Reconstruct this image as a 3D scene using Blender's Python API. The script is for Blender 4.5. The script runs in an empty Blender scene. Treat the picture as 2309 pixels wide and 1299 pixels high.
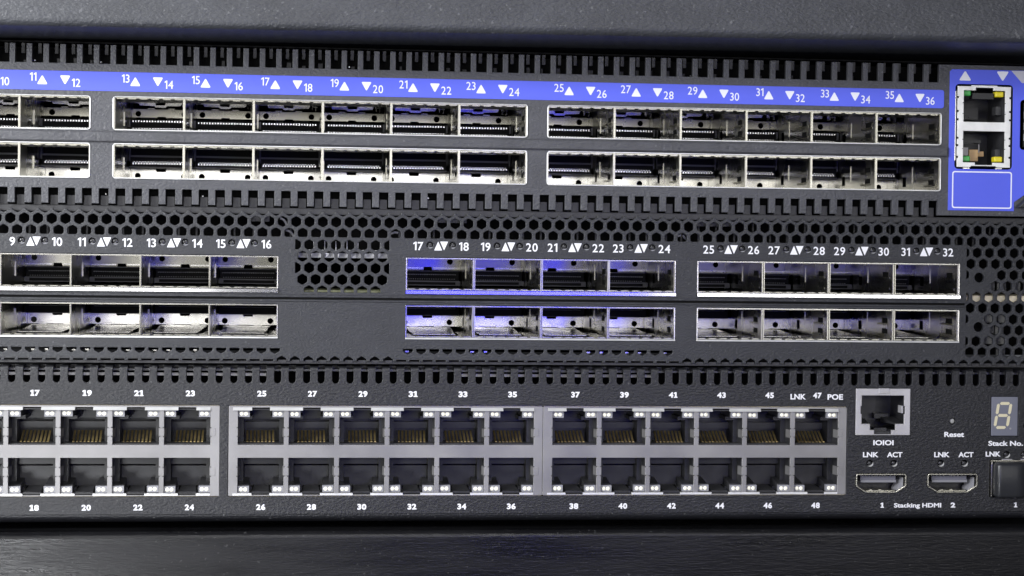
import bpy, math, random
from mathutils import Matrix, Vector
random.seed(7)
MM = 0.001
sc = bpy.context.scene
COL = sc.collection

# ------------------------------------------------------------------ camera
# world: X right, Z up, Y away from the camera; switch fronts stand on the plane Y=0
def cam_axes(y, p, r):
    f = Vector((math.sin(y)*math.cos(p), math.cos(y)*math.cos(p), math.sin(p)))
    rt = Vector((math.cos(y), -math.sin(y), 0)); up = rt.cross(f)
    c, s = math.cos(r), math.sin(r)
    return c*rt+s*up, -s*rt+c*up, f
rt, up, fw = cam_axes(0.1078465, -0.01543814, 0.01132331)
cd = bpy.data.cameras.new('camera'); cam = bpy.data.objects.new('camera', cd); COL.objects.link(cam)
cam.matrix_world = Matrix(((rt.x, up.x, -fw.x, 0), (rt.y, up.y, -fw.y, -0.514911), (rt.z, up.z, -fw.z, 0), (0, 0, 0, 1)))
cd.sensor_width = 36; cd.lens = 36*4161.08/2309
cd.clip_start = 0.01; cd.clip_end = 20
sc.camera = cam

# ------------------------------------------------------------------ light
w = bpy.data.worlds.new('World'); sc.world = w; w.use_nodes = True
bg = w.node_tree.nodes['Background']
bg.inputs[0].default_value = (0.70, 0.72, 0.80, 1); bg.inputs[1].default_value = 0.13
def area(name, loc, aim, sx, sy, power, color=(1, 1, 1), spread=180):
    d = bpy.data.lights.new(name, 'AREA'); d.shape = 'RECTANGLE'; d.size = sx*MM; d.size_y = sy*MM
    d.energy = power; d.color = color; d.spread = math.radians(spread)
    o = bpy.data.objects.new(name, d); COL.objects.link(o)
    o.location = Vector(loc)*MM
    o.rotation_euler = (Vector(aim)-Vector(loc)).to_track_quat('-Z', 'Y').to_euler()
    return o
area('left_key_lamp', (-340, -300, 140), (-60, 0, 15), 200, 200, 3.9, (0.96, 0.975, 1))  # broad soft key from the left, out of frame
area('overhead_fill_lamp', (40, -800, 420), (20, 0, 0), 220, 160, 1.7, (0.98, 0.98, 1))  # added fill behind and above the camera for highlights on the metal
area('reflection_strip_lamp', (70, -600, 58), (30, 0, 10), 660, 66, 0.80, (1, 0.99, 0.97))  # added strip behind the camera, mirrored in the port back plates
area('low_reflection_strip_lamp', (320, -600, -40), (120, 0, -10), 200, 36, 0.15, (1, 0.99, 0.98))  # added low strip that whitens the right lower-row plates
area('low_reflection_strip_lamp', (-140, -600, -34), (-50, 0, -10), 150, 44, 0.09, (1, 0.99, 0.98))  # added low strip that lifts the left lower-row plates
area('shelf_fill_lamp', (-170, -400, -190), (-95, 0, -84), 90, 60, 0.75, (0.95, 0.97, 1))  # added low fill that brightens the left end of the shelf
area('blue_reflection_lamp', (112, -480, -30), (48, 0, -12), 130, 56, 0.12, (0.03, 0.025, 1))  # unseen blue source added for the blue reflections in the middle cages
sc.view_settings.view_transform = 'Standard'; sc.view_settings.look = 'None'
sc.view_settings.exposure = 0; sc.view_settings.gamma = 1

# ------------------------------------------------------------------ materials
def mat(name, base, rough=0.5, metal=0.0, bump=0.0, bscale=900, stretch=(1, 1, 1), detail=3, var=0.0, vscale=120, spec=0.5, rvar=0.0, dust=0.0):
    m = bpy.data.materials.new(name); m.use_nodes = True
    nt = m.node_tree; b = nt.nodes['Principled BSDF']
    b.inputs['Base Color'].default_value = (*base, 1); b.inputs['Roughness'].default_value = rough
    b.inputs['Metallic'].default_value = metal; b.inputs['Specular IOR Level'].default_value = spec
    if bump or var or rvar:
        g = nt.nodes.new('ShaderNodeNewGeometry'); mp = nt.nodes.new('ShaderNodeMapping')
        mp.inputs['Scale'].default_value = stretch
        nt.links.new(g.outputs['Position'], mp.inputs['Vector'])
    if bump:
        n = nt.nodes.new('ShaderNodeTexNoise'); n.inputs['Scale'].default_value = bscale; n.inputs['Detail'].default_value = detail
        n.inputs['Roughness'].default_value = 0.55
        nt.links.new(mp.outputs[0], n.inputs['Vector'])
        bp = nt.nodes.new('ShaderNodeBump'); bp.inputs['Strength'].default_value = 1; bp.inputs['Distance'].default_value = bump*MM
        nt.links.new(n.outputs['Fac'], bp.inputs['Height']); nt.links.new(bp.outputs[0], b.inputs['Normal'])
    if var or rvar:
        n2 = nt.nodes.new('ShaderNodeTexNoise'); n2.inputs['Scale'].default_value = vscale; n2.inputs['Detail'].default_value = 5
        nt.links.new(mp.outputs[0], n2.inputs['Vector'])
    if var:
        mr = nt.nodes.new('ShaderNodeMapRange'); mr.inputs['From Min'].default_value = 0.3; mr.inputs['From Max'].default_value = 0.7
        mr.inputs['To Min'].default_value = 1-var; mr.inputs['To Max'].default_value = 1+var
        nt.links.new(n2.outputs['Fac'], mr.inputs['Value'])
        mx = nt.nodes.new('ShaderNodeVectorMath'); mx.operation = 'SCALE'; mx.inputs[0].default_value = base
        nt.links.new(mr.outputs[0], mx.inputs['Scale']); nt.links.new(mx.outputs[0], b.inputs['Base Color'])
        if dust:      # sparse pale specks of dust and tiny chips
            n3 = nt.nodes.new('ShaderNodeTexNoise'); n3.inputs['Scale'].default_value = 900; n3.inputs['Detail'].default_value = 1
            nt.links.new(g.outputs['Position'], n3.inputs['Vector'])
            m3 = nt.nodes.new('ShaderNodeMapRange'); m3.inputs['From Min'].default_value = 0.69; m3.inputs['From Max'].default_value = 0.76
            m3.inputs['To Min'].default_value = 0; m3.inputs['To Max'].default_value = dust
            nt.links.new(n3.outputs['Fac'], m3.inputs['Value'])
            ad = nt.nodes.new('ShaderNodeVectorMath'); ad.operation = 'ADD'
            nt.links.new(mx.outputs[0], ad.inputs[0]); nt.links.new(m3.outputs[0], ad.inputs[1]); nt.links.new(ad.outputs[0], b.inputs['Base Color'])
    if rvar:
        mr = nt.nodes.new('ShaderNodeMapRange'); mr.inputs['From Min'].default_value = 0.3; mr.inputs['From Max'].default_value = 0.7
        mr.inputs['To Min'].default_value = max(0.02, rough-rvar); mr.inputs['To Max'].default_value = rough+rvar
        nt.links.new(n2.outputs['Fac'], mr.inputs['Value']); nt.links.new(mr.outputs[0], b.inputs['Roughness'])
    return m
coatT = mat('textured_coat_grey', (0.054, 0.055, 0.062), 0.38, 0, 0.24, 1500, (0.75, 1, 1.15), 3, 0.15, 160, dust=0.05)
coatM = mat('textured_coat_fine', (0.020, 0.021, 0.025), 0.40, 0, 0.17, 1700, (0.65, 1, 1.4), 3, 0.15, 200, dust=0.04)
coatB = mat('textured_coat_black', (0.011, 0.0113, 0.0138), 0.39, 0, 0.20, 1400, (0.7, 1, 1.3), 3, 0.15, 180, dust=0.05)
coatC = mat('textured_coat_case', (0.038, 0.040, 0.046), 0.42, 0, 0.24, 1250, (0.7, 1, 1.25), 3, 0.15, 140, dust=0.05)
coatS = mat('satin_coat_shelf', (0.005, 0.005, 0.006), 0.32, 0, 0.09, 1300, (0.25, 1, 1.7), 3, 0.2, 120, rvar=0.08, spec=0.35, dust=0.03)
dark = mat('dark_interior', (0.006, 0.006, 0.006), 0.7, spec=0.05)
lid = mat('dark_lid_metal', (0.035, 0.035, 0.037), 0.45, 0.3, 0.04, 500)
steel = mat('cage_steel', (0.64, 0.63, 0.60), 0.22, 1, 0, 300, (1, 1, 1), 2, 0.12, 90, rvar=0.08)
steelin = mat('cage_steel_shaded', (0.42, 0.41, 0.36), 0.26, 1, 0, 200, (1, 1, 1), 2, 0.18, 70, rvar=0.08)  # dimmer copy of the cage steel, shade inside the bays put into colour
bright = mat('bright_tin_edge', (0.74, 0.74, 0.73), 0.36, 0.5, 0.03, 500, (1, 1, 1), 2, 0.12, 200)
sillm = mat('polished_sill_steel', (0.80, 0.80, 0.82), 0.13, 1, 0.01, 300, (0.5, 1, 1), 2, 0.12, 100)
olive = mat('shaded_spring_steel', (0.36, 0.35, 0.30), 0.26, 1, 0, 200, (1, 1, 1), 2, 0.2, 70, rvar=0.08)  # darkest steel copy: shade at the back of the upper bays in its colour
shell = mat('matte_nickel_shell', (0.255, 0.249, 0.250), 0.42, 0.5, 0.01, 600, (1, 1, 1), 2, 0.16, 60, rvar=0.08)
shellw = mat('bright_nickel_shell', (0.44, 0.43, 0.445), 0.42, 0.45, 0.015, 600, (1, 1, 1), 2, 0.15, 90, rvar=0.08)
plastic = mat('black_plastic', (0.016, 0.016, 0.017), 0.36, 0, 0.01, 400, var=0.2, vscale=300)
plasticg = mat('dark_grey_plastic', (0.026, 0.026, 0.028), 0.38, 0, 0.04, 300, var=0.3, vscale=300)
connm = mat('connector_plastic', (0.006, 0.006, 0.008), 0.5, spec=0.15)
conng = mat('connector_lip_plastic', (0.13, 0.13, 0.16), 0.4)
pinw = mat('tinned_contact', (0.85, 0.85, 0.9), 0.25, 0.8)
gold = mat('gold_contact', (0.46, 0.35, 0.15), 0.36, 0.8, 0.03, 700, var=0.35, vscale=500)
blue = mat('blue_label_print', (0.075, 0.105, 0.68), 0.42, 0, 0, var=0.05, vscale=40)
ink = mat('white_ink', (0.78, 0.78, 0.82), 0.55, 0, 0, var=0.04, vscale=300)
inkb = mat('white_ink_on_label', (0.74, 0.75, 0.82), 0.5)
silver = mat('silver_label_print', (0.46, 0.46, 0.52), 0.4)
ledm = mat('clear_led_dome', (0.95, 0.92, 0.78), 0.25)
ledh = mat('led_window_grey', (0.24, 0.24, 0.26), 0.35)
green = mat('green_led', (0.05, 0.34, 0.07), 0.25)
yellow = mat('yellow_led', (0.62, 0.52, 0.02), 0.25)
tan = mat('tan_capacitor', (0.50, 0.33, 0.16), 0.5)
pcb = mat('board_edge_cream', (0.85, 0.76, 0.55), 0.5, 0, 0, var=0.2, vscale=300)
pcby = mat('board_edge_yellow', (0.50, 0.52, 0.30), 0.5, 0, 0, var=0.15, vscale=300)
lensg = mat('indicator_lens', (0.03, 0.03, 0.032), 0.12)
tonguem = mat('stacking_tongue_grey', (0.20, 0.20, 0.22), 0.4)
seg = mat('cream_segment', (0.58, 0.53, 0.37), 0.4)
segbg = mat('display_window_grey', (0.145, 0.15, 0.185), 0.14, 0, 0.01, 100, var=0.08, vscale=120)
rubber = mat('satin_rubber', (0.020, 0.021, 0.024), 0.33)
gilt = mat('gilt_shell', (0.62, 0.60, 0.52), 0.25, 1, 0.01, 300, var=0.15, vscale=200)
greybtn = mat('grey_button', (0.30, 0.30, 0.30), 0.4)

# ------------------------------------------------------------------ mesh tools (millimetres)
class MB:
    def __init__(s): s.v = []; s.f = []; s.m = []; s.cur = 0; s.sm = []
    def use(s, i): s.cur = i; return s
    def face(s, pts, smooth=False):
        n = len(s.v); s.v += [tuple(p) for p in pts]; s.f.append(tuple(range(n, n+len(pts)))); s.m.append(s.cur); s.sm.append(smooth)
    def add(s, vs, fs, smooth=False):
        n = len(s.v); s.v += [tuple(p) for p in vs]
        for f in fs: s.f.append(tuple(i+n for i in f)); s.m.append(s.cur); s.sm.append(smooth)
    def box(s, x0, x1, y0, y1, z0, z1):
        s.add([(x0,y0,z0),(x1,y0,z0),(x1,y1,z0),(x0,y1,z0),(x0,y0,z1),(x1,y0,z1),(x1,y1,z1),(x0,y1,z1)],
              [(0,3,2,1),(4,5,6,7),(0,1,5,4),(1,2,6,5),(2,3,7,6),(3,0,4,7)]); return s
    def hexa(s, p): # 8 points, bottom ring then top ring
        s.add(p, [(0,3,2,1),(4,5,6,7),(0,1,5,4),(1,2,6,5),(2,3,7,6),(3,0,4,7)]); return s
    def prism(s, poly, y0, y1): # polygon in xz, counter-clockwise seen from the front
        n = len(poly)
        vs = [(x, y0, z) for x, z in poly]+[(x, y1, z) for x, z in poly]
        fs = [tuple(range(n)), tuple(range(2*n-1, n-1, -1))]+[(i, i+n, (i+1) % n+n, (i+1) % n) for i in range(n)]
        s.add(vs, fs); return s
    def profx(s, prof, x0, x1, smooth=False): # open (y,z) profile swept along x
        n = len(prof)
        vs = [(x0, y, z) for y, z in prof]+[(x1, y, z) for y, z in prof]
        s.add(vs, [(i, i+n, i+1+n, i+1) for i in range(n-1)], smooth); return s
    def disc(s, x, z, r, y0, y1, n=16, dome=0):
        c = [(x+r*math.cos(2*math.pi*i/n), z+r*math.sin(2*math.pi*i/n)) for i in range(n)]
        if dome:
            rings = 4; base = len(s.v); vs = []; fs = []
            for k in range(rings+1):
                a = k/rings*math.pi/2; rr = r*math.cos(a); yy = y0-dome*math.sin(a)
                vs += [(x+(px-x)*rr/r, yy, z+(pz-z)*rr/r) for px, pz in c]
            for k in range(rings):
                fs += [(k*n+i, k*n+(i+1) % n, (k+1)*n+(i+1) % n, (k+1)*n+i) for i in range(n)]
            s.add(vs, fs, True)
        else: s.prism(c, y0, y1)
        return s
    def ring(s, x, z, r0, r1, y0, y1, n=20):
        for i in range(n):
            a, b = 2*math.pi*i/n, 2*math.pi*(i+1)/n
            def P(r, t, y): return (x+r*math.cos(t), y, z+r*math.sin(t))
            s.face([P(r0,a,y0),P(r1,a,y0),P(r1,b,y0),P(r0,b,y0)])
            s.face([P(r1,a,y0),P(r1,a,y1),P(r1,b,y1),P(r1,b,y0)])
            s.face([P(r0,a,y0),P(r0,b,y0),P(r0,b,y1),P(r0,a,y1)])
        return s
    def crescent(s, x, z, r, a0, a1, wd, y0, y1, n=10):
        for i in range(n):
            t0, t1 = math.radians(a0+(a1-a0)*i/n), math.radians(a0+(a1-a0)*(i+1)/n)
            u0, u1 = wd*math.sin(math.pi*i/n), wd*math.sin(math.pi*(i+1)/n)
            P = lambda r_, t, y: (x+r_*math.cos(t), y, z+r_*math.sin(t))
            s.face([P(r, t0, y0), P(r, t1, y0), P(r-u1, t1, y1), P(r-u0, t0, y1)])
        return s
    def mesh(s, name):
        me = bpy.data.meshes.new(name)
        me.from_pydata([(a*MM, b*MM, c*MM) for a, b, c in s.v], [], s.f)
        me.polygons.foreach_set('material_index', s.m); me.polygons.foreach_set('use_smooth', s.sm)
        me.update(); return me
def fin(me, name): me.name = name; me.update(); return me
def plate(name, outline, holes, thick, bevel=0.12, y=0.0):
    cu = bpy.data.curves.new('tmp', 'CURVE'); cu.dimensions = '2D'; cu.fill_mode = 'BOTH'
    for poly in [outline]+holes:
        sp = cu.splines.new('POLY'); sp.points.add(len(poly)-1); sp.use_cyclic_u = True
        for p, (x, z) in zip(sp.points, poly): p.co = (x, z, 0, 1)
    cu.bevel_depth = bevel; cu.bevel_resolution = 1; cu.offset = -bevel; cu.extrude = thick/2-bevel
    o = bpy.data.objects.new('tmp', cu)
    me = bpy.data.meshes.new_from_object(o)
    for v in me.vertices:
        a, b, c = v.co; v.co = (a*MM, (y+thick/2-c)*MM, b*MM)
    bpy.data.objects.remove(o); bpy.data.curves.remove(cu)
    me.materials.clear()
    for p in me.polygons: p.use_smooth = False
    return fin(me, name)
def rrect(x0, x1, z0, z1, r=0.0, n=4):
    if r <= 0: return [(x0, z0), (x1, z0), (x1, z1), (x0, z1)]
    out = []
    for cx, cz, a0 in ((x1-r, z0+r, -90), (x1-r, z1-r, 0), (x0+r, z1-r, 90), (x0+r, z0+r, 180)):
        for k in range(n+1):
            a = math.radians(a0+90*k/n); out.append((cx+r*math.cos(a), cz+r*math.sin(a)))
    return out
_txt = {}
def text_mesh(s, h, wide=1.0, bold=0.0, shear=0.0, thick=0.05):
    """flat printed characters; returns mesh with left-bottom at 0,0 and its width"""
    key = (s, h, wide, bold, shear)
    if key in _txt: return _txt[key]
    cu = bpy.data.curves.new('tmp', 'FONT'); cu.body = s; cu.size = 10; cu.offset = bold; cu.extrude = 0.05; cu.shear = shear
    cu.resolution_u = 3
    o = bpy.data.objects.new('tmp', cu); me = bpy.data.meshes.new_from_object(o)
    bpy.data.objects.remove(o); bpy.data.curves.remove(cu)
    xs = [v.co.x for v in me.vertices]; ys = [v.co.y for v in me.vertices]
    x0, x1 = min(xs), max(xs)
    cap = 6.98+2*bold; y0 = -bold
    k = h/cap
    for v in me.vertices:
        a, b, c = v.co
        v.co = ((a-x0)*k*wide*MM, (-thick if c > 0 else 0.01)*MM, (b-y0)*k*MM)
    me.materials.clear(); fin(me, 'print')
    _txt[key] = (me, (x1-x0)*k*wide); return _txt[key]

_dig = {}
def digits_mesh(t, h, wide, bold, foot):
    """numbers set digit by digit, the 1 drawn with a flag (and a foot in the squat face)"""
    key = (t, h, wide, bold, foot)
    if key in _dig: return _dig[key]
    k = h/7.0; x = 0; parts = []
    for ch in t:
        if ch == '1':
            st = 1.0+2*bold
            if foot: poly = [(0.1, 0), (3.9, 0), (3.9, 1.3), (3.0, 1.3), (3.0, 7), (1.7, 7), (0, 6.0), (0, 4.7), (1.2, 5.1), (1.2, 1.3), (0.1, 1.3)]; wd = 3.9
            else: poly = [(1.55, 0), (1.55+st, 0), (1.55+st, 7), (1.75, 7), (0.0, 5.85), (0.25, 4.85), (1.55, 5.6)]; wd = 1.55+st
            me = MB().prism([(a*k*wide, b*k) for a, b in poly], -0.05, 0.01).mesh('g')
        else:
            me0, wd = text_mesh(ch, h, wide, bold); me = me0; wd = wd/(k*wide)
        me2 = me.copy(); me2.transform(Matrix.Translation((x*k*wide*MM, 0, 0))); parts.append((me2, 0)); x += wd+(0.95 if not foot else 0.45)
    x -= (0.95 if not foot else 0.45)
    _dig[key] = (join(parts, 'print'), x*k*wide); return _dig[key]
def join(me_list, name):
    """merge meshes (each with a material index) into one"""
    vs = []; fs = []; mi = []
    for me, k in me_list:
        n = len(vs); vs += [tuple(v.co) for v in me.vertices]
        for p in me.polygons:
            fs.append(tuple(i+n for i in p.vertices)); mi.append(p.material_index if k is None else k)
    m = bpy.data.meshes.new(name); m.from_pydata(vs, [], fs); m.polygons.foreach_set('material_index', mi); m.update(); return m

WORLD = {}
def empty(name, loc, label, cat, group=None):
    o = bpy.data.objects.new(name, None); COL.objects.link(o); o.location = Vector(loc)*MM; o.empty_display_size = 0.01
    WORLD[o] = Vector(loc); o['label'] = label; o['category'] = cat
    if group: o['group'] = group
    return o
def link(name, me, mats, parent, loc=(0, 0, 0), bevel=0, label=None):
    """loc is the mesh origin in world millimetres"""
    if isinstance(me, MB): me = me.mesh(name)
    if not isinstance(mats, (list, tuple)): mats = [mats]
    if len(me.materials) == 0:
        for m in mats: me.materials.append(m)
    o = bpy.data.objects.new(name, me); COL.objects.link(o)
    WORLD[o] = Vector(loc)
    if parent: o.parent = parent; o.location = (Vector(loc)-WORLD[parent])*MM
    else: o.location = Vector(loc)*MM
    if bevel:
        b = o.modifiers.new('soft edges', 'BEVEL'); b.width = bevel*MM; b.segments = 2; b.limit_method = 'ANGLE'; b.angle_limit = 0.7
    if label: o['label'] = label
    return o
def copy_tree(src, parent, loc):
    o = src.copy(); COL.objects.link(o); o.parent = parent; WORLD[o] = Vector(loc); o.location = (Vector(loc)-WORLD[parent])*MM
    for ch in list(src.children):
        c = ch.copy(); COL.objects.link(c); c.parent = o; WORLD[c] = WORLD[ch]-WORLD[src]+Vector(loc)
    return o
def put_text(s, parent, x, z, h, m, name='port_number', align='l', wide=1.0, bold=0.0, shear=0.0, y=0.0, width=None, label=None):
    if s.isdigit():
        foot = width is not None
        me, wd = digits_mesh(s, h, wide, bold, foot)
        if width: me, wd = digits_mesh(s, h, wide*width/wd, bold, foot)
    else:
        me, wd = text_mesh(s, h, wide, bold, shear)
        if width: me, wd = text_mesh(s, h, wide*width/wd, bold, shear)
    if align == 'r': x -= wd
    if align == 'c': x -= wd/2
    o = link(name, me, m, parent, (x, y, z))
    o['label'] = label or ('white printed ' + ('number ' if s.isdigit() else 'word ') + s)
    return o

XL, XR = -112.0, 232.0     # the boxes run on past both sides of the frame

# ================================================================== case above, shelf below
case = empty('equipment_case', (60, -25, 59.6), 'dark grey textured case hanging over the three switches, along the top of the photo', 'equipment case')
mb = MB()
def rprof(yf, zb, r, zt, yb, sign=1, n=6):
    # front face from zt down to rounded lower (sign 1) edge then back
    out = [(yf, zt)]
    for k in range(n+1):
        a = math.pi/2*k/n
        out.append((yf+r-r*math.cos(a), zb+sign*(r-r*math.sin(a))))
    out.append((yb, zb)); return out
prof = rprof(-25, 59.6, 2.2, 110, 190)
mb.profx(prof[::-1], XL-20, XR+20, True)
mb.profx([(190, 59.6), (190, 110), (-25, 110)][::-1], XL-20, XR+20)
c = link('case_body', mb, coatC, case, (0, 0, 0))
me = c.data
rot = Matrix.Rotation(-math.radians(0.40), 4, 'Y')
me.transform(Matrix.Translation(Vector((0, 0, -59.6*MM)))); me.transform(rot); me.transform(Matrix.Translation(Vector((0, 0, 59.75*MM))))

shelf = empty('rack_shelf', (60, -9, -110), 'black satin shelf front running along the bottom of the photo, under the lowest switch', 'shelf')
mb = MB()
prof = [(190, -75.7), (-1.6, -75.7)]
for k in range(1, 7):
    a = math.pi/2*k/6; prof.append((-1.6-1.8*math.sin(a), -77.5+1.8*math.cos(a)))
prof += [(-3.6, -130)]
mb.profx(prof[::-1], XL-20, XR+20, True)
s_ = link('shelf_front', mb, coatS, shelf, (0, 0, 0))
for o_ in (c, s_):
    me = o_.data
    for p in me.polygons: p.use_smooth = abs(p.area) < 0.004

# ================================================================== shared port parts
def pin_row(mb, x0, x1, n, y, z, h, wd=0.36, dep=0.6):
    for i in range(n):
        x = x0+(x1-x0)*i/(n-1)
        hh = h*(0.85+0.3*random.random())
        mb.box(x-wd/2, x+wd/2, y-dep, y, z-hh/2, z+hh/2)
def clip_plate(w, z0, z1, zh, y, notch=None, xh=(2.1, 15.7), r=0.82):
    holes = []
    for x in xh: holes.append([(x+r*math.cos(a*math.pi/8), zh+r*math.sin(a*math.pi/8)) for a in range(16)])
    out = [(0.4, z0), (w-0.4, z0), (w-0.4, z1), (0.4, z1)]
    if notch:
        na, nb = notch   # x extent; cut into upper or lower edge
        lo = z0 if notch_low else z1
    return out, holes
def join(me_list, name):
    """merge meshes (each with a material index) into one"""
    vs = []; fs = []; mi = []
    for me, k in me_list:
        n = len(vs); vs += [tuple(v.co) for v in me.vertices]
        for p in me.polygons:
            fs.append(tuple(i+n for i in p.vertices)); mi.append(p.material_index if k is None else k)
    m = bpy.data.meshes.new(name); m.from_pydata(vs, [], fs); m.polygons.foreach_set('material_index', mi); m.update(); return m

def sfp_port(kind, w, h):
    """one pluggable-module bay: steel walls, back clip with holes, connector, contacts; origin at its lower left front"""
    mb = MB()
    t = 0.32; D = 52
    topz = h-0.3
    # side walls (front lip folded a little wider) ---- material 0 lighter steel, 1 dimmer shaded copy
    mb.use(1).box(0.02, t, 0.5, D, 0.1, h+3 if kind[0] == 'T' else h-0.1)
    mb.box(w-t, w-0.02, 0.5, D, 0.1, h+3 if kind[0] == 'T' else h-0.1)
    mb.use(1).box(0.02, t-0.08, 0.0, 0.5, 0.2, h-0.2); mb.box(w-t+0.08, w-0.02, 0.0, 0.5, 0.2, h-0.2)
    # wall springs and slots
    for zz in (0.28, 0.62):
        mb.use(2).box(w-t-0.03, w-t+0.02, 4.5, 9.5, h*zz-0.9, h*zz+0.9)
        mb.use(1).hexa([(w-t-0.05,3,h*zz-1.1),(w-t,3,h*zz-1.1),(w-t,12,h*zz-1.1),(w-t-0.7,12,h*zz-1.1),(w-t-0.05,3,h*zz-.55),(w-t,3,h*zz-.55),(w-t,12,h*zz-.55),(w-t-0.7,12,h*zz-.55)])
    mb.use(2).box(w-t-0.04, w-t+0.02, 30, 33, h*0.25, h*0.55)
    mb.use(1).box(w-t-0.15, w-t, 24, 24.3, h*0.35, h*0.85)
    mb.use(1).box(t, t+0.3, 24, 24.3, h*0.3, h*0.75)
    # roof
    dy = 14 if kind[0] == 'T' else D
    mb.use(1).box(t, w-t, 0.6, dy, topz, topz+0.2)
    for i in range(6):                        # bent grounding fingers along roof and floor lip
        x = 1.6+i*(w-3.2)/5.0
        mb.use(1).box(x-1.05, x+1.05, 1.4, 5.0, topz-0.2, topz-0.03) if kind in ('Tup', 'Tlow') else mb.use(1).box(x-1.05, x+1.05, 1.4, 5.0, 0.33, 0.5)
    # floor
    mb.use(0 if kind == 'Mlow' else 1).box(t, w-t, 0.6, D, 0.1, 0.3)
    parts = []
    def holes_at(zh, r=0.85, xs=(2.15, 15.8)): return [[(x+r*math.cos(a*math.pi/8), zh+r*math.sin(a*math.pi/8)) for a in range(16)] for x in xs]
    cb = MB(); pb = MB()
    x0, x1 = 0.9, 18.0
    if kind == 'Tup':
        o = [(t, 6.9), (7.7, 6.9), (7.9, 7.3), (10.2, 7.3), (10.4, 6.9), (w-t, 6.9), (w-t, 9.55), (t, 9.55)]
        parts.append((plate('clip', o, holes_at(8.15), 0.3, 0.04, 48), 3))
        mb.use(0).hexa([(t,46.8,6.2),(7.4,46.8,6.2),(7.4,48,6.95),(t,48,6.95),(t,46.7,6.3),(7.4,46.7,6.3),(7.4,47.9,7.05),(t,47.9,7.05)])
        mb.use(0).hexa([(10.7,46.8,6.2),(w-t,46.8,6.2),(w-t,48,6.95),(10.7,48,6.95),(10.7,46.7,6.3),(w-t,46.7,6.3),(w-t,47.9,7.05),(10.7,47.9,7.05)])
        # ejector spring tongue with its window
        tg = [(3.0, 10.3), (7.1, 10.2), (7.6, 9.75), (10.5, 9.75), (11.0, 10.2), (15.0, 10.3), (15.6, 11.3), (10.6, 11.2), (10.4, 10.4), (7.7, 10.4), (7.5, 11.2), (2.5, 11.35)]
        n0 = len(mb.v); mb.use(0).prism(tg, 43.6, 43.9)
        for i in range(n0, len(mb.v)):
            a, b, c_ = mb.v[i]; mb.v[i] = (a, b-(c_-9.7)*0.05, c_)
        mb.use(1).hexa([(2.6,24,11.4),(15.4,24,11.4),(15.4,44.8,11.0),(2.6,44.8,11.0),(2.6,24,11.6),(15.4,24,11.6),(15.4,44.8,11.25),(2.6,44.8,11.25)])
        mb.use(0).hexa([(0.6,15,9.3),(2.2,15,9.3),(3.0,40,10.6),(0.6,40,10.6),(0.6,15,9.5),(2.2,15,9.5),(3.0,40,10.8),(0.6,40,10.8)])
        mb.use(0).box(15.9, 16.15, 38, 41, 9.6, 11.3); mb.box(16.9, 17.15, 36, 39, 9.2, 11.0); mb.box(15.9, 17.6, 38, 38.3, 10.3, 10.5)
        mb.use(0).box(5, 7, 47, 47.4, 9.55, 9.8); mb.box(11, 13, 47, 47.4, 9.55, 9.8)
        cb.use(0).box(x0, x1, 37, 47, 3.3, 5.6); cb.use(1).box(x0-.5, x0, 36.6, 40, 3.3, 5.5); cb.box(x1, x1+.5, 36.6, 40, 3.3, 5.5)
        pin_row(pb, x0+0.9, x1-0.9, 20, 37, 4.95, 0.5); pin_row(pb, x0+0.9, x1-0.9, 20, 38, 2.95, 0.18, 0.5)
        cb.use(0).box(x0, x1, 38, 46, 2.4, 3.2)
    elif kind == 'Tlow':
        o = [(t, 0.3), (w-t, 0.3), (w-t, 4.9), (10.6, 4.9), (10.4, 4.0), (7.7, 4.0), (7.5, 4.9), (t, 4.9)]
        parts.append((plate('clip', o, holes_at(2.75), 0.3, 0.04, 48), 0))
        cb.use(1).box(x0-.4, x1+.4, 37, 47, 10.7, 11.0)
        cb.use(0).box(x0, x1, 39.5, 47, 8.4, 10.7)
        cb.use(1).box(x0-.4, x0, 37, 47, 6.9, 10.7); cb.box(x1, x1+.4, 37, 47, 6.9, 10.7)
        cb.use(1).box(x0, x1, 37, 47, 7.9, 8.4)
        cb.use(0).box(x0, x1, 37.4, 47, 4.95, 7.9)
        cb.use(1).box(x0-.3, x1+.3, 37.1, 47, 4.85, 5.1)
        pin_row(pb, x0+0.9, x1-0.9, 20, 37.4, 5.85, 0.5); pin_row(pb, x0+1.25, x1-1.25, 19, 37.4, 6.35, 0.22, 0.3)
        mb.use(2).box(2.6, 6.0, 47.9, 48.0, 0.2, 0.6); mb.box(7.4, 10.4, 47.9, 48.0, 0.2, 0.6); mb.box(11.6, 14.6, 47.9, 48.0, 0.2, 0.6)
    elif kind == 'Mup':
        o = [(t, 5.4), (7.7, 5.4), (7.9, 6.4), (10.2, 6.4), (10.4, 5.4), (w-t, 5.4), (w-t, 9.4), (t, 9.4)]
        parts.append((plate('clip', o, holes_at(8.05), 0.3, 0.04, 48), 1))
        mb.use(0).box(t, 7.4, 47.75, 47.95, 5.9, 6.25); mb.use(0).box(10.7, w-t, 47.75, 47.95, 5.9, 6.25)
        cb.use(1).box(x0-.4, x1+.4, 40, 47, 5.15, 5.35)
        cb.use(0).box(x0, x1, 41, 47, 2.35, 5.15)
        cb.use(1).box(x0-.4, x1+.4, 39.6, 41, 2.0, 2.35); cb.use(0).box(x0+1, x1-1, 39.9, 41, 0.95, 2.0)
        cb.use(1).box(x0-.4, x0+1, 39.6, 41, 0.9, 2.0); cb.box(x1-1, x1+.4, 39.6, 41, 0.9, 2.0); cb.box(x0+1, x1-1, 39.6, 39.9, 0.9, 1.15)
        pin_row(pb, x0+0.9, x1-1.2, 24, 41, 4.1, 0.22, 0.4); pin_row(pb, x0+1.2, x1-1.5, 22, 41, 2.75, 0.16, 0.3)
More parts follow.
